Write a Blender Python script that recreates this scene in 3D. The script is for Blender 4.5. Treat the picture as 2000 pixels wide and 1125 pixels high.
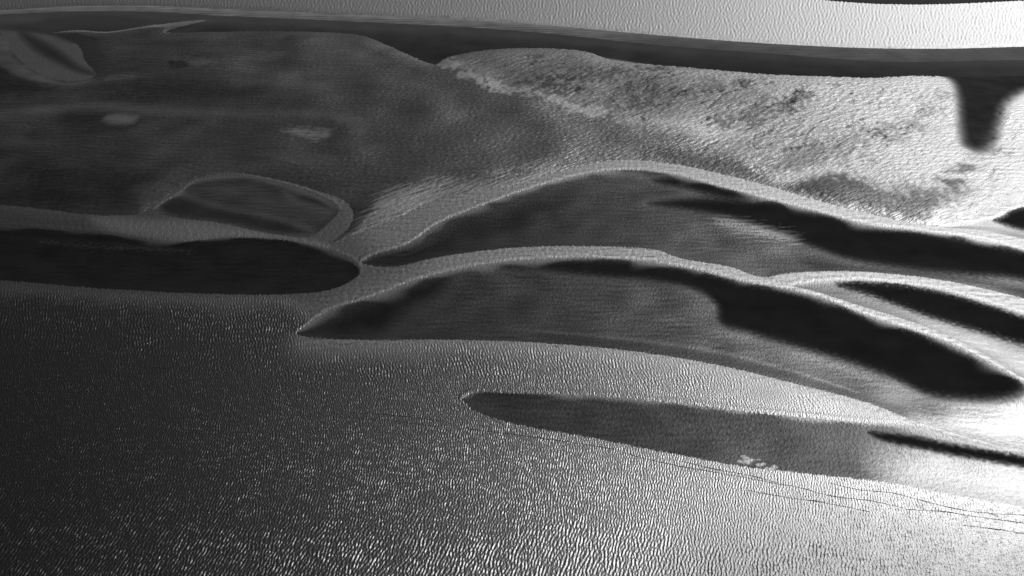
import bpy, math
import numpy as np

# ------------------------------------------------------------------ camera, sky, sun, exposure
for o in list(bpy.data.objects):
    bpy.data.objects.remove(o, do_unlink=True)
S = bpy.context.scene
COL = S.collection
CAM_H, PITCH, FPX = 150.0, math.radians(25.0), 2777.8
cd = bpy.data.cameras.new('camera'); cam = bpy.data.objects.new('camera', cd); COL.objects.link(cam)
cam.location = (0, 0, CAM_H); cam.rotation_euler = (math.pi/2 - PITCH, 0, 0)
cd.sensor_width = 36; cd.lens = 50; cd.clip_start = 1; cd.clip_end = 60000
S.camera = cam
SUN_EL, SUN_AZ = math.radians(33.0), math.radians(23.5)       # azimuth to the right of the view (+Y)
W = bpy.data.worlds.new('World'); S.world = W; W.use_nodes = True
nt = W.node_tree; nt.nodes.clear()
sky = nt.nodes.new('ShaderNodeTexSky'); sky.sky_type = 'NISHITA'; sky.sun_disc = False
sky.sun_elevation = SUN_EL; sky.sun_rotation = SUN_AZ
sky.altitude = 3000; sky.air_density = 0.4; sky.dust_density = 0.1
bwn = nt.nodes.new('ShaderNodeSeparateColor'); bg = nt.nodes.new('ShaderNodeBackground'); bg.inputs[1].default_value = 0.05
wo = nt.nodes.new('ShaderNodeOutputWorld')
nt.links.new(sky.outputs[0], bwn.inputs[0]); nt.links.new(bwn.outputs[0], bg.inputs[0]); nt.links.new(bg.outputs[0], wo.inputs[0])
sd_ = bpy.data.lights.new('sun', 'SUN'); sd_.energy = 5.0; sd_.angle = math.radians(0.53); sd_.color = (1, 1, 1)
sun = bpy.data.objects.new('sun', sd_); COL.objects.link(sun)
import mathutils
to_sun = mathutils.Vector((math.sin(SUN_AZ)*math.cos(SUN_EL), math.cos(SUN_AZ)*math.cos(SUN_EL), math.sin(SUN_EL)))
sun.rotation_euler = to_sun.to_track_quat('Z', 'Y').to_euler()
sun.location = to_sun*900
vs = S.view_settings
vs.view_transform = 'Standard'; vs.look = 'None'; vs.gamma = 1; vs.use_curve_mapping = False; vs.exposure = 0.1

# ------------------------------------------------------------------ helpers
AN = 0.45                                     # distances across the shore count less than along it
cp, sp = math.cos(PITCH), math.sin(PITCH)
def G(p):                                     # image pixel -> metres on the ground plane
    p = np.asarray(p, float)
    a = (p[..., 0]-1000)/FPX; b = (562.5-p[..., 1])/FPX
    t = CAM_H/(sp-b*cp)
    return np.stack([a*t, (cp+b*sp)*t], -1)
def smooth(pts, closed=True, n=4, alpha=.5):
    P = G(pts) if len(pts) else pts
    N = len(P); out = []
    rng_ = range(N) if closed else range(N-1)
    for i in rng_:
        if closed: p0, p1, p2, p3 = P[i-1], P[i], P[(i+1) % N], P[(i+2) % N]
        else: p0, p1, p2, p3 = P[max(i-1, 0)], P[i], P[i+1], P[min(i+2, N-1)]
        t0 = 0; t1 = t0+max(np.linalg.norm(p1-p0), 1e-3)**alpha; t2 = t1+max(np.linalg.norm(p2-p1), 1e-3)**alpha; t3 = t2+max(np.linalg.norm(p3-p2), 1e-3)**alpha
        for k in range(n):
            t = t1+(t2-t1)*k/n
            A1 = (t1-t)/(t1-t0)*p0+(t-t0)/(t1-t0)*p1; A2 = (t2-t)/(t2-t1)*p1+(t-t1)/(t2-t1)*p2; A3 = (t3-t)/(t3-t2)*p2+(t-t2)/(t3-t2)*p3
            B1 = (t2-t)/(t2-t0)*A1+(t-t0)/(t2-t0)*A2; B2 = (t3-t)/(t3-t1)*A2+(t-t1)/(t3-t1)*A3
            out.append((t2-t)/(t2-t1)*B1+(t-t1)/(t2-t1)*B2)
    if not closed: out.append(P[-1])
    return np.array(out)
def sdist(X, Y, C, margin, closed=True):
    """signed distance (positive inside) to curve C, clipped at -margin; metric (x, AN*y)"""
    sh = X.shape; x = X.ravel(); y = Y.ravel()*AN
    c = C*np.array([1, AN])
    out = np.full(x.size, -margin, np.float32)
    lo = c.min(0)-margin; hi = c.max(0)+margin
    idx = np.nonzero((x > lo[0]) & (x < hi[0]) & (y > lo[1]) & (y < hi[1]))[0]
    if idx.size == 0: return out.reshape(sh)
    px = x[idx].astype(np.float32); py = y[idx].astype(np.float32)
    d2 = np.full(px.size, 1e12, np.float32); ins = np.zeros(px.size, bool)
    M = len(c)
    for i in range(M if closed else M-1):
        ax, ay = c[i]; bx, by = c[(i+1) % M]; ex, ey = bx-ax, by-ay
        L = ex*ex+ey*ey
        if L < 1e-9: continue
        wx = px-np.float32(ax); wy = py-np.float32(ay)
        t = np.clip((wx*np.float32(ex)+wy*np.float32(ey))/np.float32(L), 0, 1)
        qx = wx-t*np.float32(ex); qy = wy-t*np.float32(ey)
        np.minimum(d2, qx*qx+qy*qy, out=d2)
        if closed:
            cr = ((ay <= py) & (by > py)) | ((by <= py) & (ay > py))
            if cr.any():
                xi = ax+(py-ay)/(by-ay if by != ay else 1)*ex
                ins ^= cr & (px < xi)
    d = np.sqrt(d2)
    out[idx] = np.where(ins, d, -d) if closed else -d
    return np.maximum(out, -margin).reshape(sh)
def sst(e0, e1, x):
    t = np.clip((x-e0)/(e1-e0), 0, 1); return t*t*(3-2*t)
RS = np.random.RandomState(7)
def spectrum(n, L, lam, band, ang=0., spread=None, even=0.):
    """random sea: n x n tile L metres wide, mean wavelength lam, relative bandwidth band, heading ang (deg) with spread"""
    f = np.fft.fft2(RS.randn(n, n).astype(np.float32))
    k = np.fft.fftfreq(n, L/n); kx, ky = np.meshgrid(k, k)
    kk = np.hypot(kx, ky)+1e-9
    A = np.exp(-0.5*((np.log(kk*lam))/band)**2)
    if spread:
        th = np.arctan2(ky, kx)-math.radians(ang)
        th = np.abs((th+math.pi/2) % math.pi-math.pi/2)
        A = A*np.exp(-0.5*(th/math.radians(spread))**2)
    h = np.real(np.fft.ifft2(f*A)).astype(np.float32)
    if even:                                  # ripple trains of even height instead of random groups
        e = np.real(np.fft.ifft2(np.fft.fft2(h*h)*np.exp(-0.5*(kk*lam*1.1*2*math.pi)**2)))
        h = h/np.maximum(e, h.var()*.02)**(.5*even)
    return ((h/h.std()).astype(np.float32), L)
def samp(F, X, Y, sx=1., sy=1.):
    h, L = F; n = h.shape[0]
    u = (X*sx/L*n) % n; v = (Y*sy/L*n) % n
    i = np.floor(u).astype(np.int32) % n; j = np.floor(v).astype(np.int32) % n
    fu = (u-np.floor(u)).astype(np.float32); fv = (v-np.floor(v)).astype(np.float32)
    i1 = (i+1) % n; j1 = (j+1) % n
    return (h[j, i]*(1-fu)+h[j, i1]*fu)*(1-fv)+(h[j1, i]*(1-fu)+h[j1, i1]*fu)*fv
ISO = spectrum(1024, 160., 2.2, .45)                      # ragged shore noise
BIG = spectrum(512, 400., 22., .5)
STR = spectrum(1024, 260., 3.2, .5, 90, 22)               # streaks that run along the shore

def grid_mesh(name, X, Y, Z, keep, attrs, mat):
    nr, nc = X.shape
    idx = np.arange(nr*nc).reshape(nr, nc)
    q = np.stack([idx[:-1, :-1], idx[:-1, 1:], idx[1:, 1:], idx[1:, :-1]], -1).reshape(-1, 4)
    co = np.stack([X, Y, Z], -1).reshape(-1, 3).astype(np.float32)
    if keep is not None:
        q = q[keep.reshape(-1)[q].any(1)]
        used = np.zeros(nr*nc, bool); used[q.ravel()] = True
        remap = np.cumsum(used)-1
        q = remap[q]; co = co[used]
        attrs = {k: v.reshape(-1)[used] for k, v in attrs.items()}
    me = bpy.data.meshes.new(name)
    me.vertices.add(len(co)); me.vertices.foreach_set('co', co.ravel())
    me.loops.add(q.size); me.loops.foreach_set('vertex_index', q.ravel().astype(np.int32))
    me.polygons.add(len(q)); me.polygons.foreach_set('loop_start', np.arange(0, q.size, 4, dtype=np.int32))
    me.polygons.foreach_set('use_smooth', np.ones(len(q), bool))
    for k, v in attrs.items():
        a = me.attributes.new(k, 'FLOAT', 'POINT'); a.data.foreach_set('value', v.ravel().astype(np.float32))
    me.update(calc_edges=True)
    me.materials.append(mat)
    ob = bpy.data.objects.new(name, me); COL.objects.link(ob)
    return ob

# ------------------------------------------------------------------ materials
def surface(name, base, ior, grains, var=0.0, tint=None):
    """sand surface: roughness comes from the mesh, painted shade included; grains = [(wavelength m, stretch xy, depth m)]"""
    m = bpy.data.materials.new(name); m.use_nodes = True
    t = m.node_tree; N = t.nodes; b = N['Principled BSDF']
    b.inputs['IOR'].default_value = ior
    at = N.new('ShaderNodeAttribute'); at.attribute_name = 'rough'
    t.links.new(at.outputs['Fac'], b.inputs['Roughness'])
    gr = N.new('ShaderNodeAttribute'); gr.attribute_name = 'grain'
    we = N.new('ShaderNodeAttribute'); we.attribute_name = 'gloss'          # specular level: low values paint shade, high ones glare and highlights
    t.links.new(we.outputs['Fac'], b.inputs['Specular IOR Level'])
    to = N.new('ShaderNodeAttribute'); to.attribute_name = 'tone'         # base colour factor
    tc = N.new('ShaderNodeTexCoord')
    prev = None
    for lam, st, depth in grains:
        mp = N.new('ShaderNodeMapping'); mp.inputs['Scale'].default_value = (st[0]/lam, st[1]/lam, 1/lam)
        ro = N.new('ShaderNodeMapping'); ro.inputs['Rotation'].default_value = (0, 0, st[2] if len(st) > 2 else 0)
        t.links.new(tc.outputs['Object'], ro.inputs['Vector'])
        no = N.new('ShaderNodeTexNoise'); no.inputs['Scale'].default_value = 1; no.inputs['Detail'].default_value = 2.0; no.inputs['Roughness'].default_value = .6
        t.links.new(ro.outputs[0], mp.inputs['Vector']); t.links.new(mp.outputs[0], no.inputs['Vector'])
        bu = N.new('ShaderNodeBump'); bu.inputs['Distance'].default_value = depth
        t.links.new(gr.outputs['Fac'], bu.inputs['Strength'])
        t.links.new(no.outputs[0], bu.inputs['Height'])
        if prev: t.links.new(prev.outputs[0], bu.inputs['Normal'])
        prev = bu
    if prev: t.links.new(prev.outputs[0], b.inputs['Normal'])
    no = N.new('ShaderNodeTexNoise'); no.inputs['Scale'].default_value = .12; no.inputs['Detail'].default_value = 6
    t.links.new(tc.outputs['Object'], no.inputs['Vector'])
    mr = N.new('ShaderNodeMapRange'); mr.inputs['From Min'].default_value = .3; mr.inputs['From Max'].default_value = .7
    mr.inputs['To Min'].default_value = base*(1-var); mr.inputs['To Max'].default_value = base*(1+var)
    t.links.new(no.outputs[0], mr.inputs['Value']); mu = N.new('ShaderNodeMath'); mu.operation = 'MULTIPLY'
    t.links.new(mr.outputs[0], mu.inputs[0]); t.links.new(to.outputs['Fac'], mu.inputs[1]); t.links.new(mu.outputs[0], b.inputs['Base Color'])
    return m
M_GROUND = surface('rippled_sand', .05, 1.34, [(.36, (1, .5, .2), .10), (.17, (1, .8), .04)], .1)
M_SAND = surface('shaded_and_ridge_sand', .010, 1.36, [(.5, (1, .5, .3), .10), (.22, (1, .8), .03)], .25)  # dark base carries the painted shade of the hollows
M_FLAT = surface('mottled_sand', .013, 1.36, [(1.0, (1, .3, .77), .20), (.5, (1, .5, .5), .07)], .25)
M_TRACK = surface('trodden_sand', .015, 1.3, [], .2)

# ------------------------------------------------------------------ outlines in image pixels, projected through the camera onto the ground
FLAT = [(-260,52),(-20,54),(12,76),(32,110),(72,140),(130,158),(183,151),(165,118),(152,88),(112,70),(94,66),(150,59),(210,62),(290,50),(405,39),(335,57),(325,63),
 (420,62),(600,62),(700,68),(760,90),(800,108),(850,126),(872,112),(960,97),(1050,94),(1140,100),(1200,118),(1350,132),(1500,145),(1640,150),(1700,152),(1780,148),(1830,149),(1870,150),(1940,150),(2260,146),(2260,340),(2010,388),(1960,402),(1900,426),(1830,440),(1795,438),(1700,418),(1600,393),(1500,363),
 (1400,338),(1300,318),(1200,313),(1100,333),(1000,362),(900,378),(840,395),(780,425),(720,447),(655,474),(638,479),(676,450),(690,418),(670,391),(612,371),(560,356),(450,338),(380,349),(337,375),(295,402),(270,418),(200,421),(0,400),(-260,394)]
POD = [(383,353),(450,342),(560,361),(640,390),(662,410),(650,427),(600,463),(540,459),(430,436),(330,423),(300,413),(310,400),(350,376)]
LEFT_LENS = [(-260,430),(0,439),(100,447),(200,453),(330,472),(450,463),(560,468),(640,488),(690,510),(703,530),(690,546),(640,567),(560,575),(400,574),(200,564),(0,548),(-260,540)]
UPPER_LENS = [(706,514),(725,497),(790,478),(860,432),(950,397),(1050,362),(1150,337),(1220,330),(1300,337),(1400,362),(1500,388),(1600,413),(1700,438),(1790,448),(1900,463),(2000,486),(2260,540),
 (2260,650),(2000,583),(1850,549),(1700,532),(1600,530),(1530,535),(1490,542),(1420,520),(1330,505),(1280,488),(1150,481),(1000,484),(850,503),(770,521)]
EDGE_LENS = [(1835,444),(1900,433),(1940,426),(1990,404),(2260,360),(2260,520),(2000,466),(1900,448)]
SLIM_LENS = [(1545,557),(1600,549),(1700,547),(1830,563),(1920,588),(2000,612),(2260,690),(2260,800),(2000,738),(1950,708),(1850,655),(1760,622),(1690,601),(1600,572)]
MAIN_LENS = [(578,652),(600,632),(640,605),(720,580),(800,549),(900,523),(1000,508),(1150,502),(1250,508),(1350,524),(1450,548),(1530,562),(1600,579),(1690,614),(1840,663),(1930,706),(2000,745),(2260,850),
 (2260,930),(2000,880),(1900,856),(1785,822),(1700,789),(1550,749),(1400,713),(1250,688),(1100,673),(900,664),(700,664),(620,661)]
NEAR_LENS = [(903,777),(915,769),(935,764),(1000,766),(1150,771),(1300,784),(1500,807),(1700,825),(1785,831),(1880,858),(2000,888),(2260,945),
 (2260,1030),(2000,990),(1850,965),(1750,945),(1640,932),(1550,923),(1450,911),(1300,884),(1150,854),(1000,827),(930,804),(910,787)]
SPIT = [(-260,28),(0,20),(150,12),(300,11.5),(420,17),(650,27),(1000,44),(1300,70),(1500,85),(1700,94),(1850,95),(2000,91),(2260,86),(2260,112),(2000,117),(1850,120),(1700,119),(1500,104),(1300,89),(1000,59),(650,40),(420,30),(300,23),(150,22),(0,28),(-260,38)]
FAR_BANK = [(1545,-12),(1600,-1),(1700,7),(1800,9),(1900,6),(2000,1),(2260,-14),(2260,-60),(1600,-60)]
SHADE_BAND = [(-260,24),(0,20),(150,14),(420,22),(650,32),(1000,50),(1300,80),(1700,106),(2000,104),(2260,100),(2260,215),(2000,230),(1950,300),(1900,330),(1870,300),(1850,200),(1700,165),(1350,140),(1150,110),(1000,110),(850,140),(600,70),(325,66),(300,60),(90,90),(-260,90)]
FRONT = [(-260,536),(0,546),(200,562),(400,573),(560,576),(600,590),(620,640),(600,670),(900,660),(1100,670),(1250,686),(1400,711),(1550,747),(1700,787),(1790,822),(2000,900),(2260,960),(2260,1500),(-400,1500)]
FARSEA = [(-900,40),(0,22),(150,14),(420,18),(650,28),(1000,46),(1300,72),(1700,96),(2000,93),(2900,88),(2900,-230),(-900,-230)]

# ------------------------------------------------------------------ ground: one rippled sheet of sand out to the horizon
NC = 1800
Yv = [192.0]
while Yv[-1] < 700: Yv.append(Yv[-1]+(0.8 if Yv[-1] < 320 else 1.15)*(Yv[-1]**2+CAM_H**2)/(1422*CAM_H))
Yv = np.array(Yv)
yn = []; y = 192.0; st = .5
while y > -400: y -= st; st *= 1.25; yn.append(y)
yf = []; y = Yv[-1]; st = 2.
while y < 24000: y += st; st *= 1.2; yf.append(y)
Yv = np.concatenate([yn[::-1], Yv, yf])
u = np.linspace(-1, 1, NC)
ext = []; a = 1.; st = .003
while a < 60: a += st; st *= 1.3; ext.append(a)
u = np.concatenate([-np.array(ext[::-1]), u, ext])
half = np.interp(Yv, [-400, 190, 720, 24000], [95, 97, 262, 4000])
X = (half[:, None]*u[None, :]).astype(np.float32); Y = np.repeat(Yv[:, None], len(u), 1).astype(np.float32)
near = (np.abs(u)[None, :] <= 1.02) & (Y > 191) & (Y < 705)
sF = sdist(X, Y, smooth(FRONT), 12.); sS = sdist(X, Y, smooth(FARSEA), 40.); sC = sdist(X, Y, smooth(SHADE_BAND), 8.)
rag = samp(ISO, X, Y); big = samp(BIG, X, Y)
FINE = spectrum(1024, 90., .9, .5)
def rim(s0, ragged, rag_, fin_): return s0+ragged*(.5*rag_+fin_*.7)*np.exp(-np.abs(s0)/.8)
def bowl(s_, h, w): return np.where(s_ > 0, h*(1-np.exp(-np.maximum(s_, 0)/w)), s_*.25)
SUNK = {'pod': (POD, -.5, 3.), 'left': (LEFT_LENS, -.8, 5.), 'upper': (UPPER_LENS, -1., 6.), 'edge': (EDGE_LENS, -.5, 3.), 'slim': (SLIM_LENS, -.5, 3.), 'main': (MAIN_LENS, -1.2, 7.), 'near': (NEAR_LENS, -.5, 4.)}
sink = np.zeros_like(X); fin0 = samp(FINE, X, Y); crest = np.zeros_like(X)
for C_, h_, w_ in SUNK.values():
    s_ = rim(sdist(X, Y, smooth(C_), 3.5), .12, rag, fin0)
    gy_ = np.gradient(s_, axis=0)/np.gradient(Y, axis=0)
    crest = np.maximum(crest, np.exp(-((s_+.45)/.40)**2)*sst(.05, .25, -gy_)*(s_ > -3.))
    sink = np.where(s_ > 0, bowl(s_, h_, w_)-.10*sst(0., 1., s_)-.4*sst(.8, 2.8, s_), sink)
wF = sst(-.5, 2.5, sF+rag*.5); wS = sst(.5, 5., sS+rag*.5)*(Y < 720); wC = sst(-1.5, 1.5, sC)*(1-sst(-.5, .5, sS))
# sea states
SWELL = spectrum(2048, 180., .72, .24, -14, 15, .75)
LONG = spectrum(2048, 150., .54, .22, -6, 16, .8)
MID = spectrum(2048, 140., .46, .2, 8, 17, .8)
MID2 = spectrum(2048, 180., .72, .2, 12, 16, .8)
CROSS = spectrum(2048, 140., .42, .25, -52, 20)
FARW = spectrum(1024, 400., 1.5, .3, -24, 24, .6)
GUST = spectrum(512, 500., 16., .8)
reach = Y+X*.13+big*5
n0 = 1-sst(205, 232, reach); n1 = (1-n0)*(1-sst(232, 275, reach)); n2 = sst(222, 268, reach); n3 = sst(262, 292, reach+6*rag)
gust = np.clip(1+.10*samp(GUST, X, Y), .5, 1.5)*(.90+.10*sst(-85, -10, X))*(1-.3*sst(20, 90, X))
calm = sst(0., 7., sF+big*.8)                                      # finer ripples near the rims
hgt = wF*gust*(n0*.021*samp(SWELL, X, Y)+(n1+.3*n0)*.0172*samp(LONG, X, Y)+(.75+.25*calm)*((.25+.75*n2)*(1-n3)*.0188*samp(MID, X, Y)+n3*.027*samp(MID2, X, Y))+(.3+.7*calm)*.011*samp(CROSS, X, Y))
hgt += wS*.040*samp(FARW, X, Y)
hgt += (1-wF)*(1-wS)*(1-wC)*.012*rag
Z = np.where(near, hgt, 0)*np.where(sink < -.001, .15, 1.)+sink+.055*crest
BAY = [(-260,60),(-20,56),(40,60),(95,66),(115,72),(150,90),(163,118),(190,152),(130,165),(65,145),(25,112),(-60,90)]
STREAK = [(40,62),(85,82),(120,104),(150,128),(182,145),(150,138),(110,120),(70,98)]
BASIN = [(80,42),(120,32),(200,29),(270,34),(300,42),(220,54),(130,54),(90,60)]
wB = sst(-2., 2., sdist(X, Y, smooth(BAY), 3.)); wK = sst(-2., 2., sdist(X, Y, smooth(STREAK), 3.)); wA = sst(-3., 3., sdist(X, Y, smooth(BASIN), 6.))
rough = .50*np.ones_like(X); tone = .36*np.ones_like(X); gloss = np.full_like(X, .75); grain = np.full_like(X, .6)
def zone(m, r, s_, w_, g_):
    global rough, tone, gloss, grain
    rough = rough*(1-m)+m*r; tone = tone*(1-m)+m*s_; gloss = gloss*(1-m)+m*w_; grain = grain*(1-m)+m*g_
stn = samp(STR, X, Y)
gloss = gloss*(1+.22*stn+.12*rag)*(1-.28*sst(60, 120, X))*(1+.55*crest)  # crest highlights painted in as stronger reflection
DIM = [(-260,395),(0,398),(200,418),(300,400),(390,340),(450,330),(520,345),(600,362),(690,400),(700,440),(760,500),(850,490),(800,530),(700,570),(600,610),(500,600),(-260,590)]
SPIN = [(180,424),(300,428),(400,432),(560,464),(640,482),(560,474),(450,466),(380,474),(280,462),(200,446)]
zone(sst(-5, 5, sdist(X, Y, smooth(DIM), 10.))*.85, .5, .12, .34, .5)
zone(sst(-2, 2, sdist(X, Y, smooth(SPIN), 6.)), .5, .5, .8, .9)
rimv = np.exp(-((sF-1.2)/1.6)**2)  # sunlit rim painted along the foreground edge
zone(wF, .45-.085*calm, .15-.11*calm, (.68+.22*rimv)*(1-.27*sst(0, 80, X)), .6)
CORNER = [(1450,1010),(1700,1000),(1850,1020),(2000,1050),(2260,1080),(2260,1300),(1300,1300),(1350,1080)]
zone(sst(-9, 9, sdist(X, Y, smooth(CORNER), 16.)+1.2*samp(GUST, X*2, Y))*.55, .42, .05, .34, 1.)
zone(wS, .55, .42, .78, .6)
zone(wC, .09, .25+.04*big+.5*np.exp(-np.maximum(-sS-9, 0)/4.), .30, .05)  # shade under the far ridge painted into the ground, paler towards its crest
zone(wB, .47, .62, .45, .3); zone(wK, .08, .22, .3, .05); zone(wA, .2, .42, .45, .1)
ground = grid_mesh('ground', X, Y, Z, None, {'rough': rough, 'grain': grain, 'gloss': gloss, 'tone': tone}, M_GROUND)
ground['kind'] = 'structure'

# ------------------------------------------------------------------ hollows, flats and ridges
RILL = spectrum(1024, 420., 13., .45, -50, 22)
SCALE = spectrum(1024, 220., 2.0, .45, -62, 20)
SLANT = spectrum(1024, 260., 3.0, .6, -46, 10)
def hollow(name, label, outline, base, patches=(), h=.45, w=3., dx=.3, dy=.6, ragged=.25, streak=0., relief=.03, grain=.6, rbig=.0, gloss=.2, tone=1., lump=.12, rills=None, bands=0., cat='sand hollow', mat=None, lip=1.8, lipval=(.5, .6, 2.0), sunk=None):
    C = smooth(outline)
    lo, hi = C.min(0)-3, C.max(0)+np.array([3, 6])
    xs = np.arange(lo[0], hi[0], dx); ys = np.arange(lo[1], hi[1], dy)
    X, Y = np.meshgrid(xs.astype(np.float32), ys.astype(np.float32))
    rag = samp(ISO, X, Y); stn = samp(STR, X, Y); fin = samp(FINE, X, Y); bg_ = samp(BIG, X, Y)
    s0 = sdist(X, Y, C, 6.)
    if sunk: h, w = SUNK[sunk][1:]; ragged = .12
    s = rim(s0, ragged, rag, fin)+streak*stn*np.exp(-np.abs(s0)/.8)
    Z = bowl(s, h, w)
    if mat: sw = samp(BIG, X*.45+17, Y*.3)+1.7; Z = Z+.26*np.where(sw > .3, sw, .3*np.exp(np.minimum(sw-.3, 0)/.3))*np.clip(s0/6, 0, 1)*(1-.7*sst(-20, 60, X))
    A = {'rough': base+rbig*bg_+.012*stn, 'grain': np.full_like(X, grain), 'gloss': np.full_like(X, gloss)*(1+.12*stn+.10*bg_), 'tone': np.full_like(X, tone)}
    if bands: A['tone'] = A['tone']*np.clip(1+bands*samp(STR, X*.04, Y*1.3), .3, 2.)
    if lip:                                   # rounded-slope shading painted as a pale fade below the far rim
        gy = np.gradient(s0, axis=0)
        lw = lip*np.clip(1.2+.7*bg_, .35, 2.6)
        m = np.clip(1-(s0+.15*fin)/lw, 0, 1)**1.5*sst(.02, .12, -gy)*.85
        A['rough'] = A['rough']*(1-m)+m*lipval[0]; A['gloss'] = A['gloss']*(1-m)+m*lipval[1]; A['tone'] = A['tone']*(1-m)+m*lipval[2]
        lipm = m
    smoothed = np.zeros_like(X)
    Zr = relief*np.clip(s0/3, 0, 1)*(rag*lump+stn*(.6 if mat else .2)+bg_*(.3 if mat else 1.5))
    for pt in patches:
        pts, soft, val, rg = pt[:4]
        nz = samp(ISO, X*.55, Y*.25)*.9+samp(ISO, X*.2+50, Y*.1)*.8 if mat else .5*rag+.2*fin
        d = sdist(X, Y, smooth(pts), max(soft*1.5, 2.)+4)+rg*nz+(pt[4]*(samp(SLANT, X, Y) if len(pt) > 5 else stn) if len(pt) > 4 else 0)
        m = sst(-soft, soft, d)
        if not isinstance(val, dict):
            if val <= .25:
                smoothed = np.maximum(smoothed, m)
                if lip: m = m*(1-lipm)
            val = {'rough': val} if val > .25 else {'rough': .88, 'gloss': .06*val, 'grain': grain*.5, 'tone': tone*.95}  # low values: dune shadow painted as dark matt sand
        for k, v in val.items(): A[k] = A[k]*(1-m)+m*v
    if rills is not None:
        m = np.max([sst(-6, 6, sdist(X, Y, smooth(p_), 14.)+bg_*2) for p_ in rills], 0)
        f = samp(RILL, X, Y*.6)+.22*samp(ISO, X*.6, Y*.3)
        line = np.exp(-(f/.30)**2)*sst(-.5, .6, samp(BIG, X*.7+90, Y*.7)+.5*samp(ISO, X*.5+31, Y*.25))
        sc = samp(SCALE, X*.7, Y*.32)
        A['gloss'] = A['gloss']*(1-m*(.70*line+.30*sst(.1, 1.2, sc)))
        A['rough'] = A['rough']-m*.05*line
        Z = Z+m*(.022*sc*(.4+.6*sst(-.5, 1., samp(BIG, X*.8+40, Y*.6)))-.05*line)
    Z = Z+Zr*(1-smoothed)
    A['rough'] = np.clip(A['rough'], .05, 1); A['gloss'] = np.clip(A['gloss'], 0, .6)
    ob = grid_mesh(name, X, Y, Z.astype(np.float32), s > -1.2, A, mat or M_SAND)
    ob['label'] = label; ob['category'] = cat
    return ob
PALE_GLARE = {'rough': .5, 'gloss': .58, 'tone': 5.}
PALE = {'tone': 4., 'gloss': .3}
GLARE = {'rough': .43, 'gloss': .54}  # glare painted into the sand's reflectance
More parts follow.
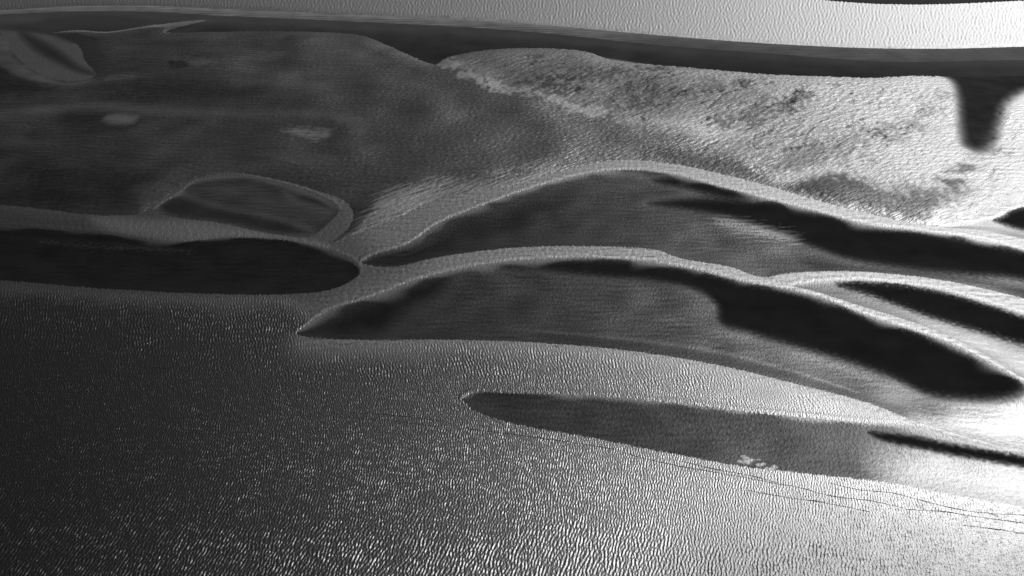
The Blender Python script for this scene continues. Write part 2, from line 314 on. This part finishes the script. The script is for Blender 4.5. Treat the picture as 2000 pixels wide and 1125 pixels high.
hollow('sand_flat', 'broad mottled sand flat across the upper half, dark at left and bright at right', FLAT, .40,
  [([(865,116),(960,97),(1140,97),(1350,128),(1700,148),(1900,140),(2260,140),(2260,420),(1900,430),(1620,372),(1500,335),(1380,272),(1250,240),(1100,205),(980,175),(900,148)], 5., {'rough': .48, 'gloss': .36}, .8, 1.2),
   ([(845,127),(880,118),(900,128),(890,140),(860,133)], 1.2, PALE_GLARE, .8), ([(890,148),(925,145),(920,158),(895,156)], 1.5, PALE_GLARE, .9),
   ([(930,165),(970,158),(990,168),(1040,172),(1035,188),(980,182)], 1.3, PALE_GLARE, .9), ([(1115,212),(1190,208),(1205,222),(1170,230),(1130,226)], 1.5, PALE_GLARE, .7),
   ([(1030,178),(1075,190),(1125,208),(1110,214),(1060,198)], 1.5, PALE_GLARE, .8), ([(1050,130),(1250,138),(1450,162),(1520,200),(1350,218),(1150,180)], 6., {'gloss': .19}, 2.2, 1.), ([(1510,335),(1600,280),(1750,238),(1845,192),(1810,245),(1700,292),(1600,342)], 5., {'gloss': .20}, 2., 1.),
   ([(1180,225),(1300,235),(1450,258),(1430,270),(1300,255),(1220,245)], 4., PALE_GLARE, .8),
   ([(1500,350),(1570,330),(1640,335),(1620,350),(1560,362)], 2., PALE_GLARE, .6),
   ([(1560,350),(1620,338),(1680,352),(1720,375),(1800,385),(1790,425),(1700,412),(1600,388),(1530,368)], 2.5, {'gloss': .03}, .6), ([(1640,372),(1760,366),(1880,362),(1905,372),(1870,395),(1800,432),(1720,418)], 4., {'gloss': .06}, 1.), ([(1500,322),(1560,290),(1640,272),(1720,252),(1800,222),(1845,186),(1815,232),(1735,265),(1655,290),(1590,325),(1540,338)], 1.8, {'gloss': .16}, 1.4), ([(1190,208),(1290,184),(1380,168),(1490,160),(1395,180),(1300,197),(1230,214)], 1.5, {'gloss': .10}, 1.5), ([(990,168),(1100,148),(1220,138),(1330,126),(1215,152),(1110,168)], 1.5, {'gloss': .10}, 1.5), ([(1390,244),(1470,214),(1540,188),(1600,176),(1545,216),(1470,248)], 1.8, {'gloss': .12}, 1.6), ([(1930,300),(1958,232),(1975,205),(1970,260),(1950,305)], 1.5, {'gloss': .12}, 2.), ([(1895,424),(1950,384),(2000,360),(1965,390),(1915,424)], 1., {'gloss': .10}, 1.5),
   ([(1250,295),(1400,305),(1480,335),(1505,362),(1400,335),(1300,315)], 4., {'gloss': .08}, .8),
   ([(1955,215),(1990,190),(2100,180),(2260,180),(2260,360),(1990,385),(1900,425),(1830,440),(1895,400),(1925,330),(1940,270)], 2., {'rough': .47, 'gloss': .30}, .8), ([(1828,135),(1858,158),(1872,205),(1877,260),(1888,290),(1915,298),(1942,268),(1958,216),(1982,190),(2020,175),(2260,165),(2260,130)], 2.6, {'rough': .9, 'gloss': .0, 'tone': 1.8, 'grain': .4}, .08), ([(1890,286),(1915,298),(1945,270),(1930,305),(1895,315)], 4., {'gloss': .12}, .3),  # dark tongue: shade of a hollow painted onto the flat
   ([(1840,340),(1890,325),(1915,337),(1885,345)], 1.5, {'gloss': .06}, .5), ([(1830,358),(1870,350),(1895,358),(1870,365)], 1.5, {'gloss': .04}, .5),
   ([(560,258),(600,254),(645,266),(630,275),(590,270)], 2., {'tone': 5.5, 'gloss': .4}, .6, .6),
   ([(640,228),(690,232),(722,250),(705,268),(670,250)], 1.5, {'tone': 2.6}, .4),
   ([(350,126),(400,119),(425,127),(380,131)], 1.5, {'tone': 3.2}, .6, .5), ([(430,122),(540,104),(560,109),(470,126)], 2., {'tone': 2.6}, .6, .8), ([(200,156),(250,150),(275,156),(210,162)], 1.5, {'tone': 3.}, .5, .5), ([(430,140),(490,132),(480,146)], 2., {'tone': 2.6}, .6, .5),
   ([(0,330),(180,330),(240,350),(200,375),(60,370)], 6., {'gloss': .12, 'tone': .6}, 1.), ([(-50,110),(20,100),(40,150),(120,175),(60,190),(-50,180)], 4., {'gloss': .10, 'tone': .6}, .6),
   ([(100,215),(190,212),(270,235),(240,262),(150,258)], 4., {'gloss': .16, 'tone': .6}, .6), ([(320,130),(360,120),(372,132),(350,140)], 2., {'gloss': .1, 'tone': .5}, .6),
   ([(84,64),(150,57),(210,60),(290,48),(410,37),(425,34),(340,54),(290,55),(210,66),(150,63)], .6, {'tone': 7., 'gloss': .2}, .05), ([(322,57),(345,52),(345,60),(325,67)], .6, {'tone': 3.5}, .1),
   ([(-60,70),(5,70),(25,110),(70,145),(130,163),(185,156),(150,168),(60,160),(0,130)], 1.2, {'tone': 2.6}, .2),
   ([(-60,236),(40,222),(140,206),(260,206),(400,218),(560,222),(690,230),(560,234),(400,232),(260,222),(140,220),(40,240)], 3., {'tone': 2.6}, .2),  # swell relief shaded by a painted pale band
   ([(400,345),(470,318),(560,312),(660,318),(600,330),(500,336)], 3., {'tone': 2.4}, .3), ([(430,150),(560,140),(700,110),(760,100),(700,150),(560,185),(440,190)], 6., {'tone': 1.6}, .5),
   ([(600,80),(690,74),(740,95),(720,130),(640,150),(600,120)], 6., {'tone': 2.}, .5), ([(200,168),(300,158),(420,170),(520,190),(420,205),(280,195)], 5., {'tone': .5, 'gloss': .15}, .5),
   ([(-60,385),(150,365),(330,340),(420,320),(360,345),(290,395),(150,405),(-60,392)], 4., {'tone': .55, 'gloss': .14}, .4), ([(250,380),(330,345),(420,320),(480,330),(390,340),(335,372),(290,402)], 3., {'tone': 1.7}, .3),
   ([(430,205),(800,180),(1000,230),(1100,280),(900,330),(700,360),(500,340)], 9., {'gloss': .26}, 1.),
   ([(690,470),(720,420),(760,380),(880,365),(1000,355),(1090,332),(1000,366),(900,380),(840,397),(780,427),(720,449)], 1.8, {'tone': 4.5, 'gloss': .4, 'rough': .5}, .2, 1.8, 1),
   ([(205,232),(235,225),(266,234),(255,248),(212,248)], 1.5, {'tone': 3.6, 'gloss': .3}, .2)],
  h=.5, w=4., dx=.4, dy=.75, ragged=.3, streak=.15, relief=.045, grain=.8, rbig=.006, gloss=.31, lump=.4, mat=M_FLAT, cat='sand flat', lip=0,
  rills=[[(900,130),(1000,105),(1200,125),(1500,155),(1750,165),(1850,200),(1840,250),(1700,330),(1500,340),(1350,280),(1100,215),(950,165)], [(1940,200),(1990,200),(1975,280),(1960,340),(1990,370),(1900,420),(1850,430),(1900,380),(1925,320)]])
hollow('sand_hollow', 'dark pod-shaped sand hollow with a pale curved rim, left of the centre', POD, .38,
  [([(390,362),(470,358),(560,375),(650,412),(620,415),(520,395),(420,378)], 2., {'tone': 2.2}, .5, .8), ([(310,405),(350,380),(420,400),(560,430),(610,455),(540,458),(430,436),(330,423)], 2., .2, .4), ([(560,368),(640,393),(655,410),(620,402),(570,385)], 2., .22, .2),
   ([(383,353),(450,342),(560,361),(640,390),(630,388),(560,366),(450,348)], 1., {'tone': 3.}, .2)], dx=.25, dy=.4, w=2., sunk='pod', tone=1.5)
hollow('sand_hollow', 'darkest long sand hollow running in from the left edge above the black rippled foreground', LEFT_LENS, .38,
  [([(-100,445),(100,452),(250,460),(380,478),(350,485),(200,472),(0,458)], 1.5, .05, .3), ([(80,470),(200,478),(380,489),(200,481)], .8, {'tone': 1.7}, .8)], dx=.3, dy=.4, gloss=.04, tone=.7, sunk='left', lip=.8)
hollow('sand_hollow', 'arched grey sand hollow in the middle with a soft black band towards the right edge', UPPER_LENS, .40,
  [([(1265,392),(1350,383),(1450,388),(1500,392),(1580,408),(1700,441),(1790,450),(2000,490),(2260,545),(2260,600),(2000,540),(1880,531),(1780,522),(1660,503),(1590,478),(1530,452),(1450,425),(1350,405)], 2.2, .10, .35),
   ([(1275,350),(1340,345),(1400,362),(1480,385),(1440,388),(1350,368)], 2., .14, .3),
   ([(706,514),(760,490),(900,430),(1050,385),(1120,380),(1000,450),(900,470),(800,505)], 6., {'gloss': .03, 'tone': .6}, .6), ([(900,470),(1100,455),(1250,465),(1100,482),(950,484)], 4., {'gloss': .09}, .6),
   ([(1560,500),(1700,515),(1900,535),(2260,610),(2260,650),(2000,583),(1850,549),(1700,532),(1600,530)], 3., {'gloss': .015}, .6), ([(1400,425),(1560,455),(1540,462),(1430,440)], 1.5, {'gloss': .3}, .8, .8)], dx=.3, dy=.45, gloss=.075, sunk='upper')
hollow('sand_hollow', 'small dark-tipped sand hollow cut by the right edge beneath the bright flat', EDGE_LENS, .46,
  [([(1940,427),(1990,406),(2260,362),(2260,470),(2000,446),(1965,437)], 1.5, .12, .3)], dx=.3, dy=.45, w=2., sunk='edge', lip=.6)
hollow('sand_hollow', 'slim tapering sand hollow at right between two bright ridges', SLIM_LENS, .46,
  [([(1635,553),(1700,550),(1830,567),(1920,592),(2000,616),(2260,694),(2260,740),(2000,668),(1920,645),(1800,610),(1700,573)], 1.5, .10, .5),
   ([(1800,625),(1900,655),(2000,690),(2260,760),(2260,800),(2000,738),(1950,708),(1850,655)], 3., {'gloss': .35}, .5)], dx=.25, dy=.35, w=2., gloss=.15, sunk='slim', lip=.8)
hollow('sand_hollow', 'largest leaf-shaped dark sand hollow across the centre with a smooth black right lobe', MAIN_LENS, .41,
  [([(578,652),(620,622),(720,583),(800,553),(880,530),(860,570),(780,620),(740,655),(650,662)], 5., .02, .5),
   ([(1050,650),(1300,672),(1500,712),(1650,752),(1760,800),(1700,787),(1550,747),(1400,711),(1250,686),(1100,671)], 2., {'gloss': .05}, .4),
   ([(980,636),(1150,648),(1300,664),(1420,684),(1560,722),(1680,765),(1560,728),(1420,690),(1300,671),(1150,654)], .5, {'gloss': .17}, .2), ([(1280,610),(1450,650),(1620,700),(1740,755),(1620,708),(1450,660)], 1.5, {'gloss': .15}, .3, .4),
   ([(1840,830),(1880,805),(1930,800),(2000,780),(2260,850),(2260,930),(2000,880),(1900,856),(1800,824)], 4., GLARE, 1.),
   ([(930,518),(1000,511),(1150,505),(1250,511),(1350,527),(1450,551),(1530,565),(1600,582),(1700,620),(1840,666),(1930,709),(1985,740),(1998,757),(1975,770),(1900,772),(1820,763),(1740,728),(1640,692),(1540,664),(1460,640),(1412,628),(1400,590),(1370,566),(1280,545),(1150,535),(1040,524)], 1.7, .10, .3)], dx=.25, dy=.35, gloss=.09, sunk='main')
hollow('sand_hollow', 'nearest sand hollow, a dark spindle lying alone in the rippled foreground', NEAR_LENS, .42,
  [([(1740,930),(1800,895),(1920,898),(2260,960),(2260,1030),(2000,990),(1850,965),(1760,947)], 7., GLARE, 1.),
   ([(1700,845),(1740,847),(1790,853),(1850,866),(2000,892),(2260,940),(2260,960),(2000,909),(1900,891),(1780,869),(1720,854)], .7, .08, .22),
   ([(1445,900),(1460,893),(1472,895),(1468,902),(1450,905)], .25, GLARE, .35), ([(1476,907),(1492,902),(1486,911)], .25, GLARE, .35), ([(1493,916),(1514,910),(1512,920),(1498,921)], .25, GLARE, .35), ([(1530,921),(1548,922),(1538,926)], .2, GLARE, .3)],
  dx=.2, dy=.28, w=2., gloss=.055, sunk='near', lip=.7)
hollow('sand_ridge', 'long smooth sand ridge running across the whole top of the picture', SPIT, .85, [([(1250,60),(2260,80),(2260,125),(1250,100)], 20., {'tone': 4.5}, 0)], h=.9, w=3., dx=.4, dy=.9, ragged=.1, streak=.0, relief=.02, grain=.2, gloss=.04, tone=10., bands=.3, cat='ridge', lip=0)
hollow('sand_slope', 'dark far slope at the top right corner beyond the bright sand', FAR_BANK, .85, [], dx=.6, dy=2., grain=.2, h=.8, ragged=.2, gloss=.02, tone=2., cat='slope', lip=0)

# ------------------------------------------------------------------ tracks
LINES = [
 ([(-20,701),(130,708),(250,714),(330,720)], 'thin dark track line at the left edge of the foreground, lower of a pair'),
 ([(60,683),(200,690),(345,697)], 'thin dark track line by the left edge, upper of the left pair'),
 ([(655,814),(760,822),(850,833)], 'short dark track line left of the spindle hollow, lower of two'),
 ([(690,806),(780,812),(860,822)], 'short dark track line left of the spindle hollow, upper of two'),
 ([(897,836),(960,843),(1030,852),(1130,866),(1210,879)], 'dark track line just below the left tip of the spindle hollow'),
 ([(1215,884),(1300,905),(1370,918),(1440,930),(1520,945),(1560,952),(1620,968),(1700,978),(1765,992)], 'longest dark track line following the lower shore of the spindle hollow'),
 ([(1330,900),(1390,915),(1470,930),(1518,943)], 'short track line merging into the longest one from above'),
 ([(1620,943),(1680,957),(1740,962),(1780,972),(1830,985),(1890,998),(1935,1003),(2030,1007)], 'wavy track line below the bright glare at the right edge, topmost there'),
 ([(1770,995),(1840,999),(1900,1008),(2030,1026)], 'thick dark track line near the right edge, middle of three'),
 ([(1460,958),(1540,972),(1600,980),(1700,1000)], 'faint track line among the ripples below the longest one'),
 ([(1880,1026),(1940,1033),(2030,1047)], 'lowest track line at the right edge'),
]
for pts, lab in LINES:
    C = smooth(pts, closed=False, n=40)
    n = len(C); tt = np.linspace(0, 1, n)
    wd = .10*(.35+.65*np.sin(np.pi*tt)**.5)*np.clip(.95+.5*samp(ISO, C[:, 0].astype(np.float32)*.35, C[:, 1].astype(np.float32)*.35), .05, 1.5)
    d = np.gradient(C, axis=0); d /= np.linalg.norm(d, axis=1)[:, None]+1e-9
    nn = np.stack([-d[:, 1], d[:, 0]], -1)
    off = samp(ISO, C[:, 0].astype(np.float32), C[:, 1].astype(np.float32))[:, None]*.05
    Cc = C+nn*off
    V = []
    for k in range(n):
        for s_, z_ in ((-2., -.03), (0., .055), (2., -.03)):
            p = Cc[k]+nn[k]*s_*wd[k]; V.append((p[0], p[1], z_))
    V = np.array(V).reshape(n, 3, 3)
    ob = grid_mesh('track_line', V[:, :, 0], V[:, :, 1], V[:, :, 2], None, {'rough': np.full((n, 3), .6), 'grain': np.zeros((n, 3)), 'gloss': np.full((n, 3), .1), 'tone': np.ones((n, 3))}, M_TRACK)
    ob['label'] = lab; ob['category'] = 'track'; ob['group'] = 'dark track lines crossing the rippled foreground'
